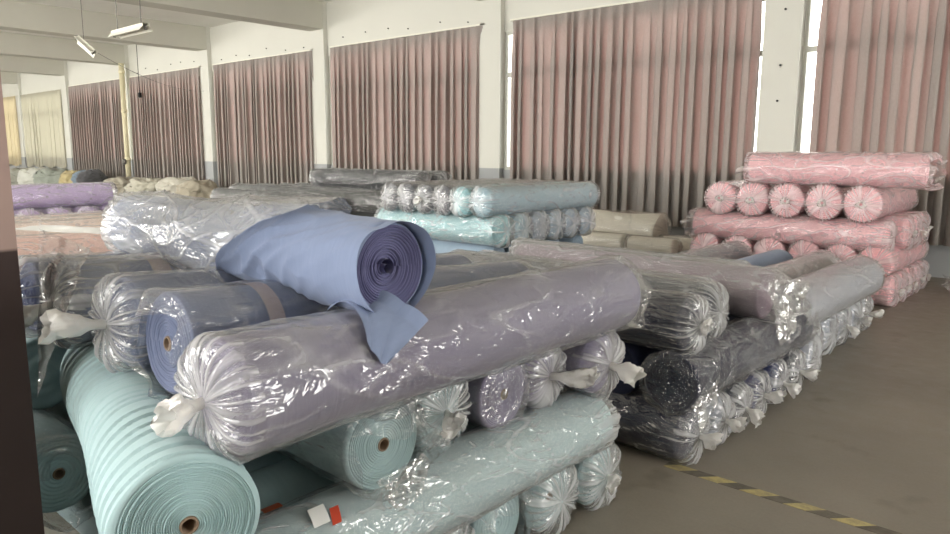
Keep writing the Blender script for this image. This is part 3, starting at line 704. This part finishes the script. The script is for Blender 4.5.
# ================================================================== pink stack
G = 'pink rolls beside the aisle'
roll((-3.30, 8.62, 1.43), (-1.52, 8.62, 1.43), .175, PINK, 'pink roll lying alone on top of the pink stack', G, P_PINK, ('knot', 'open'), 2, wr=.016, tail=.12, ext=.12)
for i, (x, lab) in enumerate([(-3.56, 'leftmost of the five pink roll ends below the top pink roll'), (-3.19, 'second from left of the five pink roll ends below the top pink roll'),
                              (-2.80, 'middle one of the five pink roll ends below the top pink roll'), (-2.41, 'fourth from left of the five pink roll ends below the top pink roll'),
                              (-2.03, 'rightmost of the five pink roll ends below the top pink roll')]):
    roll((x, 8.36, 1.075), (x, 10.1, 1.075), .182, PINK, lab, G, P_PINK, ('knot', 'flat'), 1, tail=.015, wr=.014, dome=.035)
roll((-3.90, 8.52, .755), (-1.80, 8.52, .735), .165, PINK, 'long pink roll lying crosswise below the row of five pink ends', G, P_PINK, ('open', 'flat'), 2, wr=.018, ext=.10)
for i, (y, lab) in enumerate([(8.90, 'pink roll end on the aisle side, right behind the crosswise pink roll'), (9.28, 'pink roll end on the aisle side with a white knot, under the rightmost pink roll'), (9.66, 'pink roll end farthest along the aisle in the middle pink row')]):
    roll((-3.9, y, .755), (-1.70, y, .755), .175, PINK, lab, G, P_PINK, ('flat', 'knot'), 1, wr=.014, tail=.08 if i == 1 else .03)
for i, (x, lab) in enumerate([(-3.72, 'leftmost pink roll end just above the dark crumpled roll'), (-3.33, 'second from left pink roll end under the crosswise pink roll'),
                              (-2.95, 'third from left pink roll end under the crosswise pink roll'), (-2.57, 'fourth from left pink roll end under the crosswise pink roll'),
                              (-2.20, 'fifth from left pink roll end, just above the light grey roll'), (-1.86, 'deep pink roll at the aisle corner under the crosswise pink roll')]):
    roll((x, 8.36, .47), (x, 10.1, .47), .165, PINK if i < 5 else (252, 182, 188), lab, G, P_PINK, ('flat', 'flat'), 1, wr=.014, tail=.03)
for i, (y, lab) in enumerate([(8.56, 'pink roll end on the floor at the aisle corner of the pink stack'), (8.92, 'pink roll end on the floor, second along the aisle'), (9.28, 'pink roll end on the floor, third along the aisle'), (9.64, 'pink roll end on the floor, fourth along the aisle'), (10.0, 'pink roll end on the floor nearest the window wall')]):
    roll((-3.85, y, .165), (-1.72, y, .165), .165, PINK, lab, G, P_PINK, ('flat', 'knot'), 1, wr=.014, tail=.05)
# ================================================================== lavender and peach stacks
G = 'lavender rolls behind the pillar'
roll((-9.2, 1.85, 1.075), (-9.2, 3.62, 1.075), .135, LAV, 'long lavender roll on top of the lavender stack', G, P_PALE, ('flat', 'flat'), 1)
for i, (y, lab) in enumerate([(2.35, 'lavender roll end next to the foreground pillar'), (2.66, 'second lavender roll end from the pillar, under the long lavender roll'), (2.97, 'third lavender roll end from the pillar, under the long lavender roll'), (3.28, 'fourth lavender roll end from the pillar, beside the opened blue roll'), (3.58, 'last lavender roll end, almost hidden by the opened blue roll')]):
    roll((-10.4, y, .80), (-8.95, y, .80), .15, LAV, lab, G, P_PALE, ('flat', 'flat'), 1, wr=.013)
    roll((-10.4, y, .49), (-8.98, y, .49), .15, LAV, 'lavender roll in the lower rows behind the near stack', 'lower lavender rolls', None)
    roll((-10.4, y, .17), (-8.98, y, .17), .16, LAV, 'lavender roll in the lower rows behind the near stack', 'lower lavender rolls', None)
G = 'peach rolls behind the near stack'
for i, (x, lab) in enumerate([(-7.9, 'peach roll in crumpled film nearest the lavender stack'), (-7.55, 'peach roll in crumpled film, second from the lavender stack'), (-7.2, 'peach roll in crumpled film, next to the white paper')]):
    roll((x, 1.5, .80), (x, 3.1, .80), .16, PEACH, lab, G, P_PALE, ('flat', 'flat'), 1, wr=.018)
    roll((x, 1.5, .48), (x, 3.1, .48), .155, PEACH, 'peach roll in the lower rows behind the near stack', 'lower peach rolls', None)
    roll((x, 1.5, .16), (x, 3.1, .16), .16, PEACH, 'peach roll in the lower rows behind the near stack', 'lower peach rolls', None)
roll((-6.75, 1.5, .74), (-6.75, 2.9, .74), .15, (248, 204, 190), 'deep peach roll end peeking above the near stack by the pillar', G, P_PALE, ('flat', 'flat'), 1)
roll((-6.75, 1.5, .44), (-6.75, 2.9, .44), .145, PEACH, 'peach roll in the lower rows behind the near stack', 'lower peach rolls', None)
roll((-6.75, 1.5, .145), (-6.75, 2.9, .145), .145, PEACH, 'peach roll in the lower rows behind the near stack', 'lower peach rolls', None)
# ================================================================== cream bundles
G = 'cream bundles below the curtain'
roll((-6.1, 9.36, .49), (-4.85, 9.42, .49), .24, CREAM, 'fat cream bundle in film below the wide curtain', G, P_CREAM, ('flat', 'flat'), 1, wr=.03, lump=.05)
for x0, x1, y, z, r_, lab in [(-6.1, -5.1, 8.86, .35, .12, 'low cream bundle in front of the fat cream bundle'), (-5.02, -4.35, 8.86, .35, .115, 'low cream bundle right of the first low one, toward the pink stack'),
                          (-4.7, -4.12, 9.2, .35, .11, 'low cream bundle nearest the pink stack')]:
    roll((x0, y, z), (x1, y, z), r_, CREAM, lab, G, P_CREAM, ('flat', 'flat'), 1, wr=.02, lump=.04)
    roll((x0 - .05, y, .118), (x1, y, .118), .118, CREAM, 'cream bundle on the floor hidden below the low ones', 'hidden cream bundles', None, lump=.02)
for y in (9.25, 9.5):
    roll((-6.1, y, .122), (-4.9, y, .122), .122, CREAM, 'cream bundle on the floor hidden below the low ones', 'hidden cream bundles', None, lump=.02)

# ================================================================== cloth bundles along the window wall
def bundle(c, s, rgb, label, seed, group, rot=0):
    n, m = 40, 64; ph = np.linspace(-math.pi / 2, math.pi / 2, n); th = np.linspace(0, 2 * np.pi, m, endpoint=False)
    f = FN(seed, 8, (1, 5), (1, 6)); g = FN(seed + 1, 9, (3, 12), (4, 18)); V = np.zeros((n, m, 3))
    for i, p in enumerate(ph):
        k = math.cos(p) ** .5
        rr = .9 + k * (.10 * f(p, th) + .22 * (1 - np.abs(g(p, th)) ** .5) - .06)
        V[i, :, 0] = s[0] * rr * k * np.cos(th); V[i, :, 1] = s[1] * rr * k * np.sin(th); V[i, :, 2] = s[2] * np.maximum(-1, (np.sign(math.sin(p)) * abs(math.sin(p)) ** .8 * (1 + .18 * f(p + 1, th) * k) + .1 * k * g(p, th)))
    V[..., 2] += s[2]
    o = mesh_obj('cloth_bundle', V, grid_faces(n, m, True), fabric(rgb)); o.location = c; o.rotation_euler = (0, 0, rot)
    return tag(o, label, 'cloth bundle', group)
G = 'crumpled cloth bundles along the windows'
BD = [((-34.2, 10.0, 0), (.9, .6, .42), (150, 150, 138), 'grey cloth bundle under the yellow sheet, beside the pillar'),
      ((-32.0, 9.9, 0), (.9, .6, .44), (196, 196, 186), 'pale grey cloth bundle under the left half of the beige sheet'),
      ((-29.8, 9.8, 0), (.95, .6, .46), (146, 151, 140), 'green grey cloth bundle under the right half of the beige sheet'),
      ((-28.1, 9.9, 0), (.5, .5, .43), (186, 172, 130), 'yellowish cloth bundle at the end of the beige sheet'),
      ((-26.95, 9.9, 0), (.45, .5, .45), (122, 136, 148), 'blue grey cloth bundle under the narrow dark curtain'),
      ((-25.9, 9.7, 0), (.42, .5, .46), (88, 88, 90), 'dark cloth heap under the narrow dark curtain'),
      ((-24.2, 9.9, 0), (.85, .55, .36), (166, 160, 144), 'tan cloth bundle right of the lavender stack, by the pipe'),
      ((-22.2, 9.9, 0), (.85, .55, .38), (188, 184, 168), 'beige cloth bundle under the curtain beside the pipe'),
      ((-20.3, 9.9, 0), (.75, .55, .41), (198, 194, 180), 'cream cloth bundle left of the tall dark pile by the pillar'),
      ((-18.75, 9.7, 0), (.6, .55, .40), (172, 164, 146), 'tan grey cloth bundle nearest the bright window gap')]
for i, (c, s, rgb, lab) in enumerate(BD): bundle(c, s, rgb, lab, 300 + i * 7, G, .2 * math.sin(i))

# ================================================================== small things
# plastic scraps behind the pink stack
sc = sheet('plastic_scrap', [(-1.45, 9.7, .06), (-.9, 9.9, .10), (-1.0, 10.3, .22), (-1.5, 10.3, .12)], P_MILK, None, 41, .05)
tag(sc, 'crumpled plastic scrap on the floor at the aisle end of the pink stack', 'plastic scrap')
pp = sheet('paper_sheet', [(-4.2, 1.15, 1.20), (-3.6, 1.35, 1.205), (-3.75, 1.55, 1.205), (-4.35, 1.35, 1.20)], M_PAPER, None, 43, .004)
tag(pp, 'white paper sheet lying on the dim blue grey rolls beside the pillar', 'paper')
# hazard tape on the floor
def tape():
    m, nt, out = newmat('worn_hazard_tape')
    p = N(nt, 'ShaderNodeBsdfPrincipled'); p.inputs['Roughness'].default_value = .6
    g = N(nt, 'ShaderNodeNewGeometry'); sp = N(nt, 'ShaderNodeSeparateXYZ'); link(nt, g.outputs['Position'], sp.inputs[0])
    t = math_node(nt, 'ADD', sp.outputs[0], math_node(nt, 'MULTIPLY', sp.outputs[1], -1.0))
    fr = math_node(nt, 'FRACT', math_node(nt, 'DIVIDE', t, .205))
    k = maprange(nt, fr, .49, .51, 0, 1)
    n1 = noise(nt, g.outputs['Position'], 14, 5, .7)
    y = mixcol(nt, maprange(nt, n1, .42, .68, 0, .8), lin((186, 170, 116)), lin((128, 118, 100))); b = mixcol(nt, maprange(nt, n1, .35, .65, 0, .9), lin((84, 77, 68)), lin((112, 104, 94)))
    link(nt, mixcol(nt, k, y, b), p.inputs['Base Color']); link(nt, p.outputs[0], out.inputs[0]); return m
tp = Boxes().box(-1.62, 3.5, 3.285, 3.355, .0005, .002).build('floor_tape', tape())
tag(tp, 'worn yellow and dark hazard tape stuck along the concrete floor', 'floor tape')
# drain pipe
r = bpy.data.objects.new('drain_pipe', None); COL.objects.link(r); r.location = (-25.38, WY - .26, 0)
tag(r, 'beige vertical drain pipe beside a pillar on the window wall', 'pipe')
Boxes().tube([(0, 0, 0), (0, 0, 4.46)], .085, 16).build('pipe', M_PIPE, r, True)
for z in (1.3, 2.9, 4.2): Boxes().tube([(0, 0, z - .05), (0, 0, z + .05)], .10, 16).build('collar', M_PIPE, r, True)
Boxes().tube([(0, -.09, 1.22), (0, -.15, 1.22)], .10, 14).build('valve', M_STEEL, r, True)

# fluorescent lamps
def lamp(c, M, label, rods):
    e = bpy.data.objects.new('ceiling_lamp', None); COL.objects.link(e); e.matrix_world = Matrix.Translation(c) @ M
    tag(e, label, 'lamp', 'hanging fluorescent lamps')
    L = 1.22; b = Boxes(); V = []
    prof = [(-.11, -.05), (-.05, .02), (-.05, .06), (.05, .06), (.05, .02), (.11, -.05), (.10, -.05), (.045, .012), (-.045, .012), (-.10, -.05)]
    V = np.array([[(x, y, z) for y, z in prof] for x in (-L / 2, L / 2)])
    F_ = grid_faces(2, len(prof), True)
    o = mesh_obj('reflector', V, F_, M_WHITE, e, False)
    Boxes().tube([(-L / 2 + .03, 0, -.02), (L / 2 - .03, 0, -.02)], .014, 10).build('tube', simple('fluorescent_tube_off', (236, 236, 228), .3, .02), e, True)
    for s in (-1, 1): Boxes().box(s * (L / 2 - .015) - .015, s * (L / 2 - .015) + .015, -.02, .02, -.045, .015).build('lamp_holder', M_STEEL, e)
    for x, top in rods:
        iv = (Matrix.Translation(c) @ M).inverted()
        a = Vector((x, 0, .06)); wp = (Matrix.Translation(c) @ M) @ a
        Boxes().tube([a, iv @ Vector((wp.x, wp.y, top))], .008, 6).build('hanging_rod', M_STEEL, e)
    return e
lamp((-12.55, 5.45, 3.55), Matrix.Identity(4), 'white fluorescent lamp hanging level from two thin rods', [(-.45, CEIL), (.45, CEIL)])
# the broken one hangs askew from its wire
Mx = Matrix.Rotation(math.radians(25), 4, 'Z') @ Matrix.Rotation(math.radians(38), 4, 'Y') @ Matrix.Rotation(math.radians(-40), 4, 'X') @ Matrix.Diagonal((.33, .9, .8, 1))
lamp((-13.1, 4.95, 3.31), Mx, 'broken fluorescent lamp hanging askew from a wire near the beams', [(-.3, CEIL)])
w_ = []
for i in range(24):
    t = i / 23; a = Vector((-13.0, 5.1, 3.2)); b = Vector((-20.1, 10.75, 3.30)); p = a.lerp(b, t); p.z -= .35 * 4 * t * (1 - t) * .5; w_.append(p)
tag(Boxes().tube(w_, .0045, 6).build('cable', M_STEEL), 'thin grey cable sagging from the broken lamp to a pillar', 'cable')
hw = Boxes().tube([(-24.2, 10.7, CEIL), (-24.2, 10.7, 3.45)], .01, 6).build('hanging_plug', M_BLACK)
tag(hw, 'black plug hanging on a wire in front of the curtain beside the pipe', 'plug')
Boxes().box(-24.26, -24.14, 10.66, 10.74, 3.3, 3.45).build('plug', M_BLACK, hw)
# screws left in the plaster above the curtains
rng = random.Random(5)
for k in (2, 3, 4):
    x0 = -3.33 - BAY * k
    for q in range(6):
        sx = x0 + .3 + q * .78 + rng.uniform(-.1, .1); sz = 4.12 + rng.uniform(0, .16)
        o = Boxes().tube([(sx, WY + .10, sz), (sx, WY + .075, sz)], .013, 8).build('wall_screw', M_BLACK)
        tag(o, 'small dark screw left in the white plaster just above a curtain', 'screw', 'screws above the curtains')
for sx, sz in ((-3.85, 3.62), (-3.87, 2.85), (-3.88, 2.35)):
    o = Boxes().tube([(sx, WY - .02, sz), (sx, WY - .04, sz)], .016, 8).build('wall_screw', M_BLACK)
    tag(o, 'small dark screw in the pillar between the two bright window gaps', 'screw', 'screws in the pillar')
